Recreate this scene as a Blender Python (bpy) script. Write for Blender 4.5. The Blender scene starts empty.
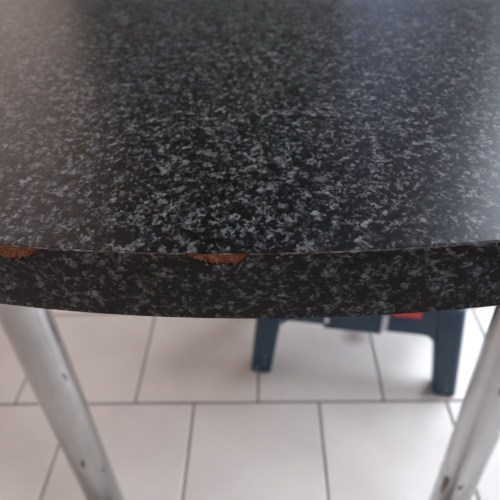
import bpy, bmesh, math, random
from mathutils import Vector, Matrix
random.seed(7)
sc = bpy.context.scene
COL = sc.collection
PI = math.pi

# ------------------------------------------------------------------ camera
cam_d = bpy.data.cameras.new('camera')
cam_d.sensor_fit = 'HORIZONTAL'
cam_d.sensor_width = 36.0
cam_d.lens = 36.0                       # 500 px focal length on a 500 px frame
cam_d.clip_start = 0.01
cam_d.dof.use_dof = True
cam_d.dof.focus_distance = 0.225
cam_d.dof.aperture_fstop = 11.5
cam = bpy.data.objects.new('camera', cam_d)
COL.objects.link(cam)
R = (Matrix.Rotation(0.058, 4, 'Z') @ Matrix.Rotation(PI / 2 - 0.68434667, 4, 'X')
     @ Matrix.Rotation(-0.05885092, 4, 'Z'))
cam.matrix_world = Matrix.Translation((0, 0, 0.90)) @ R
sc.camera = cam

# ------------------------------------------------------------------ sky, exposure
sc.view_settings.view_transform = 'Standard'
sc.view_settings.look = 'None'
sc.view_settings.gamma = 1.0
sc.view_settings.use_curve_mapping = False
sc.view_settings.exposure = 0.0
world = bpy.data.worlds.new('overcast_sky')
sc.world = world
world.use_nodes = True
bg = world.node_tree.nodes['Background']
bg.inputs['Color'].default_value = (0.78, 0.87, 1.0, 1)
bg.inputs['Strength'].default_value = 10.2

# room extents (metres)
XL, XR, YB, YF, ZC = -1.04, 1.08, 2.85, -2.1, 2.8
# openings in the right-hand wall: (y0, y1, z0, z1)
WY0, WY1, WZ0, WZ1 = 0.45, 2.22, 0.02, 2.40
DY0, DY1, DZ0, DZ1 = -0.75, -0.20, 1.00, 2.05
OPEN = [(WY0, WY1, WZ0, WZ1), (DY0, DY1, DZ0, DZ1)]
for (y0, y1, z0, z1) in OPEN:           # light portals: only guide the sky's light through the openings
    ld = bpy.data.lights.new('portal', 'AREA')
    ld.shape = 'RECTANGLE'
    ld.size = z1 - z0
    ld.size_y = y1 - y0
    ld.cycles.is_portal = True
    lo = bpy.data.objects.new('window_portal', ld)
    COL.objects.link(lo)
    lo.location = (XR + 0.10, (y0 + y1) / 2, (z0 + z1) / 2)
    lo.rotation_euler = (0, PI / 2, 0)

# ------------------------------------------------------------------ materials
def srgb(r, g, b):
    f = lambda c: (c / 255 / 12.92) if c / 255 <= 0.04045 else ((c / 255 + 0.055) / 1.055) ** 2.4
    return (f(r), f(g), f(b), 1)

class Mat:
    def __init__(self, name):
        self.m = bpy.data.materials.new(name)
        self.m.use_nodes = True
        self.t = self.m.node_tree
        self.b = self.t.nodes['Principled BSDF']
    def n(self, typ, **kw):
        nd = self.t.nodes.new(typ)
        for k, v in kw.items():
            if k.startswith('i_'):
                nd.inputs[k[2:].replace('_', ' ')].default_value = v
            else:
                setattr(nd, k, v)
        return nd
    def l(self, a, b):
        self.t.links.new(a, b)
    def p(self, **kw):
        for k, v in kw.items():
            self.b.inputs[k.replace('_', ' ')].default_value = v
        return self
    def noise(self, scale, detail=2, rough=0.5, vec=None, dist=0.0):
        nd = self.n('ShaderNodeTexNoise')
        nd.inputs['Scale'].default_value = scale
        nd.inputs['Detail'].default_value = detail
        nd.inputs['Roughness'].default_value = rough
        nd.inputs['Distortion'].default_value = dist
        self.l(vec if vec else self.obj(), nd.inputs['Vector'])
        return nd.outputs['Fac']
    def obj(self):
        if not hasattr(self, 'tc'):
            self.tc = self.n('ShaderNodeTexCoord')
        return self.tc.outputs['Object']
    def ramp(self, fac, stops):
        r = self.n('ShaderNodeValToRGB')
        cr = r.color_ramp
        while len(cr.elements) < len(stops):
            cr.elements.new(0.5)
        for e, (p, c) in zip(cr.elements, stops):
            e.position = p
            e.color = c
        self.l(fac, r.inputs['Fac'])
        return r.outputs['Color']
    def math(self, op, a, b=None):
        nd = self.n('ShaderNodeMath', operation=op)
        for i, v in enumerate((a, b)):
            if v is None:
                continue
            if isinstance(v, (int, float)):
                nd.inputs[i].default_value = v
            else:
                self.l(v, nd.inputs[i])
        return nd.outputs[0]
    def mix(self, fac, a, b, blend='MIX'):
        nd = self.n('ShaderNodeMix', data_type='RGBA', blend_type=blend)
        for s, v in ((0, fac), (6, a), (7, b)):
            if isinstance(v, (int, float, tuple)):
                nd.inputs[s].default_value = v
            else:
                self.l(v, nd.inputs[s])
        return nd.outputs[2]
    def color(self, c):
        if isinstance(c, tuple):
            self.b.inputs['Base Color'].default_value = c
        else:
            self.l(c, self.b.inputs['Base Color'])
        return self
    def bump(self, h, strength=0.2, dist=0.001):
        bp = self.n('ShaderNodeBump')
        bp.inputs['Strength'].default_value = strength
        bp.inputs['Distance'].default_value = dist
        self.l(h, bp.inputs['Height'])
        self.l(bp.outputs['Normal'], self.b.inputs['Normal'])
        return self

def g(v):
    return (v, v, v, 1)

def speckle(name, rough, scale=1.0, lift=1.0, vec_scale=(1, 1, 1), ior=1.5):
    """black laminate printed with grey granite flecks"""
    m = Mat(name)
    mp = m.n('ShaderNodeMapping')
    mp.inputs['Scale'].default_value = vec_scale
    m.l(m.obj(), mp.inputs['Vector'])
    v = mp.outputs['Vector']
    warp = m.n('ShaderNodeTexNoise'); warp.inputs['Scale'].default_value = 260 * scale; warp.inputs['Detail'].default_value = 2
    m.l(v, warp.inputs['Vector'])
    wv = m.n('ShaderNodeVectorMath', operation='MULTIPLY_ADD'); m.l(warp.outputs['Color'], wv.inputs[0])
    wv.inputs[1].default_value = (0.006 / scale,) * 3; m.l(v, wv.inputs[2])
    def cells(sc_):
        vo = m.n('ShaderNodeTexVoronoi'); vo.inputs['Scale'].default_value = sc_ * scale
        m.l(wv.outputs[0], vo.inputs['Vector'])
        sp = m.n('ShaderNodeSeparateColor'); m.l(vo.outputs['Color'], sp.inputs[0])
        return sp.outputs[0]
    big, small = cells(430), cells(780)
    clump = m.noise(150 * scale, 3, 0.6, v)
    s1 = m.math('ADD', m.math('MULTIPLY', big, 0.55), m.math('MULTIPLY', small, 0.30))
    s2 = m.math('ADD', s1, m.math('MULTIPLY', m.math('SUBTRACT', clump, 0.5), 1.1))
    L = lambda a, t=1.0: (a * lift, a * lift * 1.0, a * lift * t, 1)
    col = m.ramp(s2, [(0.32, (0.0032, 0.0034, 0.0034, 1)), (0.46, L(0.013)), (0.59, L(0.065)), (0.74, L(0.15)), (0.92, L(0.26))])
    m.color(col)
    m.p(Roughness=rough, IOR=ior)
    m.bump(m.noise(900, 2, 0.5), 0.05, 0.0003)
    return m.m

M = {}
M['top'] = speckle('black_granite_laminate', 0.30, 1.18, 0.98, (1.05, 0.80, 1.0), 1.47)
M['band'] = speckle('edge_band_laminate', 0.42, 1.05, 0.80, (1.0, 1.0, 1.1), 1.38)

m = Mat('worn_laminate_seam')
m.color(m.ramp(m.noise(140, 3, 0.7), [(0.36, srgb(40, 30, 30)), (0.52, srgb(98, 82, 80)), (0.66, srgb(176, 162, 162))]))
m.p(Roughness=0.5); M['seam'] = m.m

m = Mat('bare_particle_board')
c = m.ramp(m.noise(700, 4, 0.7), [(0.3, srgb(72, 40, 29)), (0.5, srgb(140, 80, 54)), (0.72, srgb(184, 128, 94))])
m.color(c); m.p(Roughness=0.85); m.bump(m.noise(900, 3, 0.6), 0.6, 0.0006); M['chip'] = m.m

m = Mat('dark_underside_board'); m.color((0.05, 0.04, 0.035, 1)); m.p(Roughness=0.7); M['under'] = m.m

m = Mat('worn_grey_metal')
w = m.noise(14, 4, 0.6)
fine = m.noise(160, 3, 0.6)
m.color(m.ramp(w, [(0.3, g(0.56)), (0.7, g(0.74))]))
m.p(Metallic=1.0)
m.l(m.ramp(m.math('ADD', m.math('MULTIPLY', w, 0.7), m.math('MULTIPLY', fine, 0.3)), [(0.3, g(0.14)), (0.7, g(0.30))]), m.b.inputs['Roughness'])
m.bump(w, 0.05, 0.002); M['metal'] = m.m

m = Mat('dark_scuff'); m.color(srgb(112, 106, 102)); m.p(Roughness=0.7); M['scuff'] = m.m
m = Mat('black_rubber'); m.color((0.02, 0.02, 0.02, 1)); m.p(Roughness=0.8); M['rubber'] = m.m

m = Mat('cream_floor_tile')
oi = m.n('ShaderNodeObjectInfo')
cl = m.noise(5.0, 4, 0.6)
sp = m.noise(60, 3, 0.6)
c = m.ramp(cl, [(0.3, (0.645, 0.58, 0.525, 1)), (0.7, (0.74, 0.675, 0.62, 1))])
c = m.mix(m.ramp(sp, [(0.62, g(0)), (0.78, g(0.35))]), c, (0.58, 0.49, 0.43, 1))
# a soft brown spot on the tiles under the stool
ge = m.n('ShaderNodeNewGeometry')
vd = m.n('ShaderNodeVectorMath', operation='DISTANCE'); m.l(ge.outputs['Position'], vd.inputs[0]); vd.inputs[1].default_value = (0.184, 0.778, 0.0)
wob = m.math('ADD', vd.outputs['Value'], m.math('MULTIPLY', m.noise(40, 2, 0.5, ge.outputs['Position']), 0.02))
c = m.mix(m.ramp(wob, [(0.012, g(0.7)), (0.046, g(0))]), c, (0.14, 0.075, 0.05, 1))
br = m.math('ADD', m.math('MULTIPLY', oi.outputs['Random'], 0.06), 0.97)
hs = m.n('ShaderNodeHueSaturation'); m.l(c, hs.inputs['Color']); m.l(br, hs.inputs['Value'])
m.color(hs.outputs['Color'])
m.p(Roughness=0.38); m.bump(m.noise(25, 3, 0.5), 0.06, 0.002); M['tile'] = m.m

m = Mat('grey_grout'); m.color(m.ramp(m.noise(40, 3, 0.6), [(0.3, srgb(104, 92, 88)), (0.7, srgb(134, 120, 114))])); m.p(Roughness=0.9); M['grout'] = m.m
def paint(name, col, rough=0.7):
    m = Mat(name)
    v = m.noise(1.5, 3, 0.6)
    m.color(m.mix(v, tuple(x * 0.94 for x in col[:3]) + (1,), tuple(min(1, x * 1.06) for x in col[:3]) + (1,)))
    m.p(Roughness=rough)
    m.bump(m.noise(180, 2, 0.5), 0.1, 0.0008)
    return m.m
M['wall_beige'] = paint('warm_beige_paint', (0.84, 0.59, 0.46))
M['wall_dark'] = paint('dark_olive_paint', (0.085, 0.087, 0.070))
M['wall_white'] = paint('off_white_paint', (0.56, 0.51, 0.47))
M['wall_blue'] = paint('pale_blue_paint', (0.50, 0.57, 0.70))
M['added_door_blue'] = paint('added_door_paint', (0.36, 0.42, 0.55), 0.5)  # for the added back-wall door, blue for its reflection in the tabletop
M['ceiling'] = paint('grey_ceiling_paint', (0.13, 0.13, 0.135))
M['frame'] = paint('white_frame_paint', (0.72, 0.72, 0.72), 0.4)
M['pavement'] = paint('grey_pavement', (0.30, 0.29, 0.28), 0.9)

m = Mat('window_glass')
t = m.t
for nd in list(t.nodes):
    t.nodes.remove(nd)
out = t.nodes.new('ShaderNodeOutputMaterial')
mx = t.nodes.new('ShaderNodeMixShader'); tr = t.nodes.new('ShaderNodeBsdfTransparent')
gl = t.nodes.new('ShaderNodeBsdfGlossy'); gl.inputs['Roughness'].default_value = 0.02
lw = t.nodes.new('ShaderNodeFresnel'); lw.inputs['IOR'].default_value = 1.45
gm = t.nodes.new('ShaderNodeNewGeometry')
inv = t.nodes.new('ShaderNodeMath'); inv.operation = 'SUBTRACT'; inv.inputs[0].default_value = 1.0; t.links.new(gm.outputs['Backfacing'], inv.inputs[1])
mu = t.nodes.new('ShaderNodeMath'); mu.operation = 'MULTIPLY'; t.links.new(lw.outputs[0], mu.inputs[0]); t.links.new(inv.outputs[0], mu.inputs[1])
t.links.new(mu.outputs[0], mx.inputs[0]); t.links.new(tr.outputs[0], mx.inputs[1]); t.links.new(gl.outputs[0], mx.inputs[2])
t.links.new(mx.outputs[0], out.inputs['Surface']); M['glass'] = m.m

m = Mat('navy_plastic')
m.color(m.ramp(m.noise(18, 4, 0.6), [(0.3, srgb(22, 50, 70)), (0.7, srgb(36, 71, 94))]))
m.p(Roughness=0.42); m.bump(m.noise(400, 2, 0.5), 0.1, 0.0005); M['navy'] = m.m
m = Mat('red_sticker'); m.color(m.ramp(m.noise(60, 2, 0.5), [(0.3, srgb(214, 52, 56)), (0.7, srgb(232, 76, 74))])); m.p(Roughness=0.5); M['red'] = m.m
m = Mat('white_scuff'); m.color(srgb(214, 218, 226)); m.p(Roughness=0.6); M['whitescuff'] = m.m
m = Mat('pale_scratch'); m.color(srgb(128, 142, 152)); m.p(Roughness=0.7); M['scratch'] = m.m

# ------------------------------------------------------------------ mesh helpers
def link(name, bm, mat, parent=None, smooth=False, angle=None):
    me = bpy.data.meshes.new(name)
    bmesh.ops.recalc_face_normals(bm, faces=bm.faces)
    bm.to_mesh(me); bm.free()
    me.materials.append(mat)
    if smooth:
        for p in me.polygons:
            p.use_smooth = True
        if angle:
            me.set_sharp_from_angle(angle=math.radians(angle))
    o = bpy.data.objects.new(name, me)
    COL.objects.link(o)
    if parent:
        o.parent = parent
    return o

def tag(o, label, cat=None, group=None, kind=None):
    o['label'] = label
    if cat: o['category'] = cat
    if group: o['group'] = group
    if kind: o['kind'] = kind
    return o

def empty(name, loc, rz=0):
    o = bpy.data.objects.new(name, None)
    COL.objects.link(o)
    o.location = loc; o.rotation_euler = (0, 0, rz); o.empty_display_size = 0.05
    return o

def box(bm, x0, x1, y0, y1, z0, z1, bev=0.0):
    vs = [bm.verts.new((x, y, z)) for z in (z0, z1) for y in (y0, y1) for x in (x0, x1)]
    fs = [bm.faces.new([vs[i] for i in q]) for q in
          ((0, 2, 3, 1), (4, 5, 7, 6), (0, 1, 5, 4), (2, 6, 7, 3), (0, 4, 6, 2), (1, 3, 7, 5))]
    if bev:
        es = list({e for f in fs for e in f.edges})
        bmesh.ops.bevel(bm, geom=es, offset=bev, segments=2, affect='EDGES', profile=0.5)

def loft(bm, rings, cap=True):
    """rings: lists of points of equal length"""
    vr = [[bm.verts.new(p) for p in r] for r in rings]
    n = len(vr[0])
    for a, b in zip(vr, vr[1:]):
        for i in range(n):
            bm.faces.new((a[i], a[(i + 1) % n], b[(i + 1) % n], b[i]))
    if cap:
        bm.faces.new(vr[0][::-1]); bm.faces.new(vr[-1])

def rrect(cx, cy, w, d, r, z, seg=4):
    pts = []
    for (sx, sy, a0) in ((1, 1, 0), (-1, 1, 90), (-1, -1, 180), (1, -1, 270)):
        for k in range(seg + 1):
            a = math.radians(a0 + 90 * k / seg)
            pts.append((cx + sx * (w / 2 - r) + r * math.cos(a), cy + sy * (d / 2 - r) + r * math.sin(a), z))
    return pts

# ------------------------------------------------------------------ the room
def struct(o, label, cat):
    return tag(o, label, cat, kind='structure')

TH = 0.14
bm = bmesh.new(); box(bm, XL - TH, XR + TH, YF - TH, YB + TH, -0.06, -0.0025)
floor = struct(link('floor', bm, M['grout']), 'cream square floor tiles in offset rows with grey grout', 'floor')
bm = bmesh.new(); box(bm, XL - TH, XR + TH, YF - TH, YB + TH, ZC, ZC + 0.1)
struct(link('ceiling', bm, M['ceiling']), 'plain grey ceiling of the room', 'ceiling')
bm = bmesh.new(); box(bm, XL - TH, XL, YF - TH, YB + TH, -0.002, ZC)
struct(link('wall_left', bm, M['wall_beige']), 'warm beige wall to the left of the table', 'wall')
bm = bmesh.new(); box(bm, XL, XR, YB, YB + TH, -0.002, ZC)
struct(link('wall_back', bm, M['wall_dark']), 'dark olive wall beyond the table', 'wall')
bm = bmesh.new(); box(bm, XL, XR, YF - TH, YF, -0.002, ZC)
struct(link('wall_front', bm, M['wall_white']), 'off-white wall behind the viewer', 'wall')
bm = bmesh.new()
ys = [YF - TH, DY0, DY1, WY0, WY1, YB + TH]
for i in (0, 2, 4):
    box(bm, XR, XR + TH, ys[i], ys[i + 1], -0.002, ZC)
for (y0, y1, z0, z1) in OPEN:
    box(bm, XR, XR + TH, y0, y1, -0.002, z0); box(bm, XR, XR + TH, y0, y1, z1, ZC)
struct(link('wall_right', bm, M['wall_blue']), 'pale blue wall with window and glazed door at the right', 'wall')

def glazed(name, y0, y1, z0, z1, mull, label, cat):
    root = empty(name, (XR + 0.05, (y0 + y1) / 2, z0))
    struct(root, label, cat)
    hw, h, f = (y1 - y0) / 2, z1 - z0, 0.055
    cuts = [-hw] + [-hw + 2 * hw * k / mull for k in range(1, mull)] + [hw]
    for a, b in zip(cuts, cuts[1:]):
        bm = bmesh.new()
        box(bm, -0.03, 0.03, a, a + f, 0, h); box(bm, -0.03, 0.03, b - f, b, 0, h)
        box(bm, -0.03, 0.03, a + f, b - f, 0, f); box(bm, -0.03, 0.03, a + f, b - f, h - f, h)
        link('sash_frame', bm, M['frame'], root)
        bm = bmesh.new(); box(bm, -0.003, 0.003, a + f, b - f, f, h - f)
        link('pane', bm, M['glass'], root)
    return root
glazed('door_1', WY0, WY1, WZ0, WZ1, 2, 'white framed glazed sliding door in the right wall beside the table', 'door')
glazed('window_1', DY0, DY1, DZ0, DZ1, 1, 'white framed window in the right wall near the viewer', 'window')
# unseen door added beside the corner to give the tabletop a bluish reflection
dr = struct(empty('added_door', (0.745, YB, 0.002)), 'added blue-grey panelled door, unseen, for the bluish haze in the tabletop reflection', 'door')
bm = bmesh.new(); box(bm, -0.33, 0.33, -0.035, -0.002, 0, 2.45, 0.003); link('added_door_leaf', bm, M['added_door_blue'], dr)
for (z0, z1) in ((0.15, 0.95), (1.10, 2.30)):
    bm = bmesh.new(); box(bm, -0.23, 0.23, -0.047, -0.034, z0, z1, 0.005); link('panel', bm, M['added_door_blue'], dr)
bm = bmesh.new(); box(bm, -0.29, -0.17, -0.085, -0.070, 1.02, 1.04, 0.004); box(bm, -0.29, -0.27, -0.072, -0.033, 1.02, 1.04); link('handle', bm, M['metal'], dr)
for nm, e in (('baseboard_left', (XL, XL + 0.012, YF, YB)), ('baseboard_back', (XL + 0.012, 0.40, YB - 0.012, YB))):
    bm = bmesh.new(); box(bm, *e, 0.0005, 0.07)
    struct(link(nm, bm, M['tile']), 'cream tiled skirting along the ' + ('left' if 'left' in nm else 'back') + ' wall', 'baseboard')
bm = bmesh.new(); box(bm, XR + TH, XR + 12, -9, 10, -0.30, -0.20)
struct(link('pavement', bm, M['pavement']), 'grey pavement outside the window', 'pavement')

# tiles: one object each, cut at the walls
TW, GAP, Y0R, XT, XBm = 0.25846605, 0.0048, 0.60248627, -0.29569114, -0.17041005
cache = {}
def tile(x0, x1, y0, y1):
    x0, x1 = max(x0, XL + 0.013), min(x1, XR - 0.001)
    y0, y1 = max(y0, YF + 0.001), min(y1, YB - 0.013)
    if x1 - x0 < 0.012 or y1 - y0 < 0.012:
        return
    w, d = round(x1 - x0, 4), round(y1 - y0, 4)
    if (w, d) not in cache:
        bm = bmesh.new()
        b = 0.0014
        rings = [[(-w / 2, -d / 2, -0.0026), (w / 2, -d / 2, -0.0026), (w / 2, d / 2, -0.0026), (-w / 2, d / 2, -0.0026)],
                 [(-w / 2, -d / 2, -0.0010), (w / 2, -d / 2, -0.0010), (w / 2, d / 2, -0.0010), (-w / 2, d / 2, -0.0010)],
                 [(-w / 2 + b, -d / 2 + b, 0), (w / 2 - b, -d / 2 + b, 0), (w / 2 - b, d / 2 - b, 0), (-w / 2 + b, d / 2 - b, 0)]]
        loft(bm, rings)
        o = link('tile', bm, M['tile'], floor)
        cache[(w, d)] = o.data
    else:
        o = bpy.data.objects.new('tile', cache[(w, d)])
        COL.objects.link(o); o.parent = floor
    o.location = ((x0 + x1) / 2, (y0 + y1) / 2, 0)
h = GAP / 2
for r in range(-12, 11):
    ya = Y0R + r * TW
    off = XT if r % 2 == 0 else XBm
    for k in range(-8, 9):
        xa = off + k * TW
        tile(xa + h, xa + TW - h, ya + h, ya + TW - h)

# ------------------------------------------------------------------ the table
CX, CYA, RA = 0.007, 0.92492, 0.77055       # bowed end: centre and radius of its arc
ZT, TT = 0.772, 0.0388                      # top surface height, thickness
HWT = 0.385                                 # half width
YC = CYA - RA + 0.66                        # middle of the table, 1.32 m long
table = empty('bow_ended_table', (CX, YC, 0))
tag(table, 'black speckled laminate table with bowed chipped edge on grey metal legs', 'table')

def outline():
    """closed outline, counter-clockwise, relative to (CX, YC); first the front (chipped) arc from left to right"""
    xs = []
    x = -(HWT - 0.05)
    while x < HWT - 0.05:
        xs.append(x)
        x += 0.0004 if -0.148 < x < -0.010 else 0.006
    xs.append(HWT - 0.05)
    arc = lambda x: (CYA - YC) - math.sqrt(RA * RA - x * x)
    front = [(x, arc(x)) for x in xs]
    xe, ye = front[-1]
    def corner(p0, pc, p1, n=8):
        return [((1 - t) ** 2 * p0[0] + 2 * t * (1 - t) * pc[0] + t * t * p1[0],
                 (1 - t) ** 2 * p0[1] + 2 * t * (1 - t) * pc[1] + t * t * p1[1]) for t in [k / n for k in range(1, n)]]
    yk = arc(HWT); yl = yk + 0.045
    right = corner((xe, ye), (HWT, yk), (HWT, yl)) + [(HWT, yl)]
    rear = [(x, -arc(x)) for x in [HWT - 0.05 - 2 * (HWT - 0.05) * k / 40 for k in range(41)]]
    rr = [(HWT, -yl)] + corner((HWT, -yl), (HWT, -yk), (xe, -ye))
    lr = corner((-xe, -ye), (-HWT, -yk), (-HWT, -yl)) + [(-HWT, -yl), (-HWT, yl)] + corner((-HWT, yl), (-HWT, yk), (-xe, ye))
    return front, right + rr + rear + lr
front, rest = outline()
ring = front + rest

def chip_depth(x):
    """how far the band is broken away below the top at x (relative to CX); 0 = whole"""
    d = 0.0
    for (a, b, dm, pk) in ((-0.1385, -0.1062, 0.0086, 0.56), (-0.0432, -0.0169, 0.0066, 0.68)):
        if a < x < b:
            t = (x - a) / (b - a)
            u = t / pk * 0.5 if t < pk else 0.5 + (t - pk) / (1 - pk) * 0.5
            s = math.sin(PI * u) ** 0.62
            wob = 0.10 * math.sin(x * 2900) + 0.08 * math.sin(x * 5300 + 1) + 0.05 * math.sin(x * 9100)
            d = max(0.00002, dm * s * (1 + wob * (0.4 + 0.6 * s)))
    return d

SE = 0.00035                                  # seam height
BV = 0.0004
normals = []
N = len(ring)
for i in range(N):
    a, b = ring[i - 1], ring[(i + 1) % N]
    t = Vector((b[0] - a[0], b[1] - a[1])).normalized()
    normals.append((t.y, -t.x))              # outward for counter-clockwise
def ins(i, q):
    return (ring[i][0] - normals[i][0] * q, ring[i][1] - normals[i][1] * q)

# top sheet of laminate (thin, slightly rounded edge) over the core
bm = bmesh.new()
loft(bm, [[(*ins(i, BV), ZT - SE) for i in range(N)], [(*ins(i, BV), ZT - 0.00015) for i in range(N)],
          [(*ins(i, BV + 0.0003), ZT) for i in range(N)]])
tp = link('top_laminate', bm, M['top'], table)
tp['label'] = 'black laminate sheet with grey granite flecks'
# core board with underside
bm = bmesh.new()
loft(bm, [[(*ins(i, 0.0022), ZT - TT + 0.0006) for i in range(N)], [(*ins(i, 0.0022), ZT - SE) for i in range(N)]])
link('core_board', bm, M['under'], table)
# seam: the worn raw edge of the top sheet
bm = bmesh.new()
vs = []
for i in range(N):
    o0, o1 = ins(i, 0.0), ins(i, 0.0022)
    if i < len(front) and chip_depth(ring[i][0]) > 0.0006:
        o0 = ins(i, 0.0003)
    vs.append([bm.verts.new((*p, z)) for p, z in ((o1, ZT - 0.0008), (o0, ZT - 0.0008), (o0, ZT - SE * 0.75), (ins(i, BV), ZT - 0.0003), (o1, ZT - 0.0003))])
for i in range(N):
    a, b = vs[i], vs[(i + 1) % N]
    for k in range(5):
        bm.faces.new((a[k], b[k], b[(k + 1) % 5], a[(k + 1) % 5]))
sm = link('edge_seam', bm, M['seam'], table)
sm['label'] = 'thin worn brownish line along the top edge'
# edge band, broken away at the chips
bm = bmesh.new()
vs = []
for i in range(N):
    d = chip_depth(ring[i][0]) if i < len(front) else 0.0
    zt = ZT - 0.0008 - max(0.0, d - 0.0008)
    o0, o1, ob = ins(i, 0.0), ins(i, 0.0011), ins(i, 0.0005)
    zb = ZT - TT
    row = [(*o1, zt), (*ins(i, 0.00012), zt), (*o0, zt - 0.00012)]
    row += [(*o0, zt - 0.00012 + (zb + 0.0006 - zt + 0.00012) * k / 3) for k in (1, 2, 3)]
    row += [(*ob, zb), (*o1, zb)]
    vs.append([bm.verts.new(p) for p in row])
for i in range(N):
    a, b = vs[i], vs[(i + 1) % N]
    for k in range(len(a)):
        kk = (k + 1) % len(a)
        bm.faces.new((a[k], b[k], b[kk], a[kk]))
eb = link('edge_band', bm, M['band'], table)
eb['label'] = 'dark speckled band around the table edge'
# chips: rough bare board behind the broken band
spans = []
cur = []
for i in range(len(front)):
    if chip_depth(ring[i][0]) > 0.0:
        cur.append(i)
    elif cur:
        spans.append(cur); cur = []
for sp_, lb in zip(spans, ('brown particle board bared by the chip at the frame edge', 'brown particle board bared by the chip near the middle')):
    bm = bmesh.new()
    rows = []
    for i in sp_:
        d = chip_depth(ring[i][0]) + 0.0003
        col = []
        for k in range(9):
            u = k / 8
            dep = 0.0004 + 0.0010 * math.sin(PI * min(1, u * 0.9 + 0.1)) * min(1, d / 0.004) + random.uniform(-0.00022, 0.00022)
            dep = max(0.0002, min(0.0019, dep)) if k < 8 else 0.0011
            col.append(bm.verts.new((*ins(i, dep), ZT - 0.0006 - (d - 0.0006) * u if d > 0.0007 else ZT - 0.0006 - 0.0001 * u)))
        rows.append(col)
    for a, b in zip(rows, rows[1:]):
        for k in range(8):
            bm.faces.new((a[k], b[k], b[k + 1], a[k + 1]))
    ch = link('edge_chip', bm, M['chip'], table, smooth=False)
    ch['label'] = lb
    # splinters of torn laminate left along the lower lip
    bm = bmesh.new()
    for i in sp_[12:-12]:
        if random.random() < 0.16:
            d = chip_depth(ring[i][0])
            z = ZT - d
            x0, x1 = ring[i][0] - random.uniform(0.0003, 0.0009), ring[i][0] + random.uniform(0.0003, 0.0009)
            yv = ins(i, -0.00012)[1]; hh = random.uniform(0.0002, 0.0006)
            box(bm, x0, x1, yv, yv + 0.0006, z - hh * 0.3, z + hh)
    sl = link('splinter_lip', bm, M['seam'], table)
    sl['kind'] = 'stuff'
    sl['label'] = 'pale flakes of torn laminate along the chip'

# legs
def make_leg(bx, by, tx, ty, marks):
    B = Vector((bx - CX, by - YC, 0.012)); T = Vector((tx - CX, ty - YC, ZT - TT - 0.004))
    u = (T - B).normalized()
    e1 = Vector((1, 0, 0)); e1 = (e1 - u * e1.dot(u)).normalized(); e2 = u.cross(e1)
    def ringp(P, r, n=40):
        return [tuple(P + e1 * (r * math.cos(2 * PI * k / n)) + e2 * (r * math.sin(2 * PI * k / n))) for k in range(n)]
    bm = bmesh.new()
    loft(bm, [ringp(B, 0.0235), ringp(B + u * 0.002, 0.025), ringp(T, 0.025)])
    leg = link('leg', bm, M['metal'], table, smooth=True, angle=40)
    bm = bmesh.new()
    F = Vector((B.x, B.y, 0.0))
    loft(bm, [ringp(F + Vector((0, 0, 0.0008)), 0.024), ringp(F + Vector((0, 0, 0.003)), 0.0262), ringp(B + u * 0.014, 0.0262), ringp(B + u * 0.016, 0.0252)])
    ft = link('foot_cap', bm, M['rubber'], leg, smooth=True, angle=40)
    bm = bmesh.new()
    cz = ZT - TT
    def circ(z, r, n=40):
        return [(T.x + r * math.cos(2 * PI * k / n), T.y + r * math.sin(2 * PI * k / n), z) for k in range(n)]
    loft(bm, [circ(cz - 0.006, 0.046), circ(cz - 0.005, 0.048), circ(cz - 0.0002, 0.048)])
    link('mounting_plate', bm, M['metal'], leg, smooth=True, angle=40)
    for (hgt, ang, hl, wd, tilt, mt) in marks:         # worn spots, thin curved patches on the tube
        bm = bmesh.new()
        n = 14
        cen = bm.verts.new(tuple(B + u * (hgt - 0.012) + (e1 * math.cos(math.radians(ang)) + e2 * math.sin(math.radians(ang))) * 0.02512))
        lp = []
        for k in range(n):
            a = 2 * PI * k / n
            rr = 1 + 0.22 * math.sin(3 * a + hgt * 50)
            dh = hl * math.cos(a) * rr; dw = wd * math.sin(a) * rr + tilt * dh
            an = math.radians(ang) + dw / 0.025
            lp.append(bm.verts.new(tuple(B + u * (hgt - 0.012 + dh) + (e1 * math.cos(an) + e2 * math.sin(an)) * 0.02505)))
        for k in range(n):
            bm.faces.new((cen, lp[k], lp[(k + 1) % n]))
        s = link('scuff_mark', bm, M[mt], leg, smooth=True)
        s['label'] = 'small dark scuff on the metal tube'
    return leg
yr = 2 * YC
make_leg(-0.271, 0.351, -0.253, 0.357, [(0.270, -74.5, 0.009, 0.0025, 0.1, 'scuff'), (0.228, -24.5, 0.006, 0.003, 0.0, 'scuff'), (0.4405, -28, 0.008, 0.0012, -0.1, 'scuff')])
make_leg(0.249, 0.334, 0.238, 0.343, [(0.2218, -152.8, 0.024, 0.0036, 0.05, 'scuff'), (0.235, -110, 0.006, 0.002, 0.2, 'scuff'), (0.4446, -107, 0.006, 0.002, 0.0, 'scuff')])
make_leg(-0.257, yr - 0.334, -0.246, yr - 0.343, [])
make_leg(0.271, yr - 0.334, 0.260, yr - 0.343, [])

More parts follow.
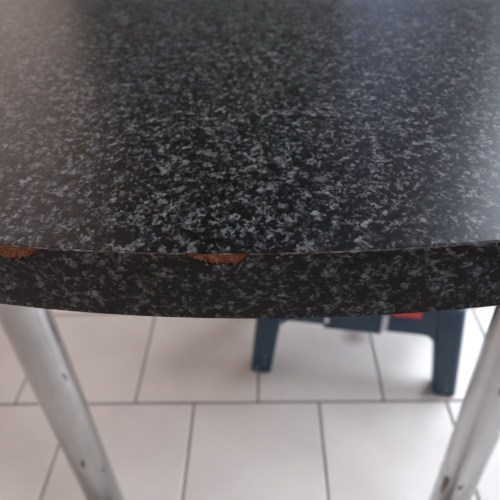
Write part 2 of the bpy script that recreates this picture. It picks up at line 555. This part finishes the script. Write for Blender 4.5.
# ------------------------------------------------------------------ the step stool
stool = empty('step_stool', (0.178, 0.773, 0), math.radians(-9.6))
tag(stool, 'low navy blue plastic stool with a red patch standing under the table', 'stool')
FX, FY = 0.2145, 0.132        # outer foot corner
TX, TY = 0.190, 0.112        # outer corner at the apron top
HS = 0.240                   # apron top
for sx in (-1, 1):
    for sy in (-1, 1):
        bm = bmesh.new()
        rings = []
        for z, w, d, r in ((0.0008, 0.040, 0.038, 0.007), (0.004, 0.046, 0.045, 0.010), (0.10, 0.0495, 0.046, 0.011), (HS - 0.01, 0.056, 0.050, 0.013)):
            t = z / HS
            ox, oy = FX + (TX - FX) * t, FY + (TY - FY) * t
            if z < 0.002:
                ox -= 0.003; oy -= 0.003
            rings.append(rrect(sx * (ox - w / 2), sy * (oy - d / 2), w, d, r, z))
        loft(bm, rings)
        lg = link('leg', bm, M['navy'], stool, smooth=True, angle=35)
        if sy < 0:
            for k in range(4):
                bm = bmesh.new()
                zc = (0.008, 0.020, 0.034, 0.055)[k]
                xx = sx * (FX - 0.012 - 0.022 * random.random()) - sx * (FX - TX) * zc / HS
                yy = -(FY + (TY - FY) * zc / HS) - 0.0003
                a, c = random.uniform(0.0015, 0.004), random.uniform(0.002, 0.005)
                pts = [(xx + a * math.cos(j * PI / 4), zc + c * math.sin(j * PI / 4)) for j in range(8)]
                loft(bm, [[(px, yy + 0.0006, pz) for px, pz in pts], [(px, yy, pz) for px, pz in pts]])
                s = link('worn_spot', bm, M['scratch'], lg); s['label'] = 'pale worn spot near the foot'
def apron(length_half, off_b, off_t, along_x, sgn):
    """arched skirt panel between two legs, profile in (s, z), leaning with the legs"""
    zb, zt_, r = 0.159, HS, 0.022
    L = length_half
    prof = [(-L, zt_), (-L, zb - r)]
    prof += [(-L + r - r * math.cos(a), zb - r + r * math.sin(a)) for a in [PI / 2 * k / 6 for k in range(1, 7)]]
    prof += [(L - r + r * math.sin(a), zb - r + r * math.cos(a)) for a in [PI / 2 * k / 6 for k in range(0, 6)]]
    prof += [(L, zb - r), (L, zt_)]
    bm = bmesh.new()
    def pt(s, z, dep):
        o = (off_b + (off_t - off_b) * z / HS - dep) * sgn
        return (s, o, z) if along_x else (o, s, z)
    loft(bm, [[pt(s, z, 0.004) for s, z in prof], [pt(s, z, 0.016) for s, z in prof]])
    return link('apron', bm, M['navy'], stool)
for sg in (-1, 1):
    ap = apron(0.146, FY, TY, True, sg)
    if sg < 0:
        front_apron = ap
    apron(0.075, FX, TX, False, sg)
# front skirt: raised middle panel, pale end marks, red patch
def on_front(x0, x1, z0, z1, d0, d1, name, mat, parent, bev=0.0):
    bm = bmesh.new()
    y = lambda z, d: -(FY + (TY - FY) * z / HS) + 0.004 - d
    loft(bm, [[(x0, y(z0, d0), z0), (x1, y(z0, d0), z0), (x1, y(z1, d0), z1), (x0, y(z1, d0), z1)],
              [(x0, y(z0, d1), z0), (x1, y(z0, d1), z0), (x1, y(z1, d1), z1), (x0, y(z1, d1), z1)]])
    return link(name, bm, mat, parent)
on_front(-0.062, 0.046, 0.158, HS, -0.002, 0.008, 'raised_panel', M['navy'], front_apron)
on_front(0.046, 0.0565, 0.165, 0.204, -0.002, 0.0084, 'pale_mark', M['whitescuff'], front_apron)['label'] = 'white worn strip'
on_front(-0.061, -0.053, 0.172, 0.187, -0.002, 0.0084, 'pale_mark', M['whitescuff'], front_apron)['label'] = 'small white worn spot'
on_front(0.062, 0.114, 0.203, 0.229, -0.002, 0.003, 'red_patch', M['red'], front_apron)['label'] = 'bright red patch'
# seat with rounded rim and grip ribs
bm = bmesh.new()
rings = [rrect(0, 0, w, d, r, z, 6) for w, d, r, z in
         ((0.366, 0.230, 0.022, HS - 0.012), (0.372, 0.236, 0.026, HS - 0.010), (0.376, 0.240, 0.028, HS + 0.006), (0.370, 0.234, 0.026, HS + 0.013), (0.352, 0.216, 0.02, HS + 0.016))]
loft(bm, rings)
seat = link('seat', bm, M['navy'], stool, smooth=True, angle=40)
for k in range(7):
    bm = bmesh.new(); y = -0.078 + 0.026 * k
    box(bm, -0.14, 0.14, y - 0.004, y + 0.004, HS + 0.0155, HS + 0.018, 0.0008)
    link('grip_rib', bm, M['navy'], seat)
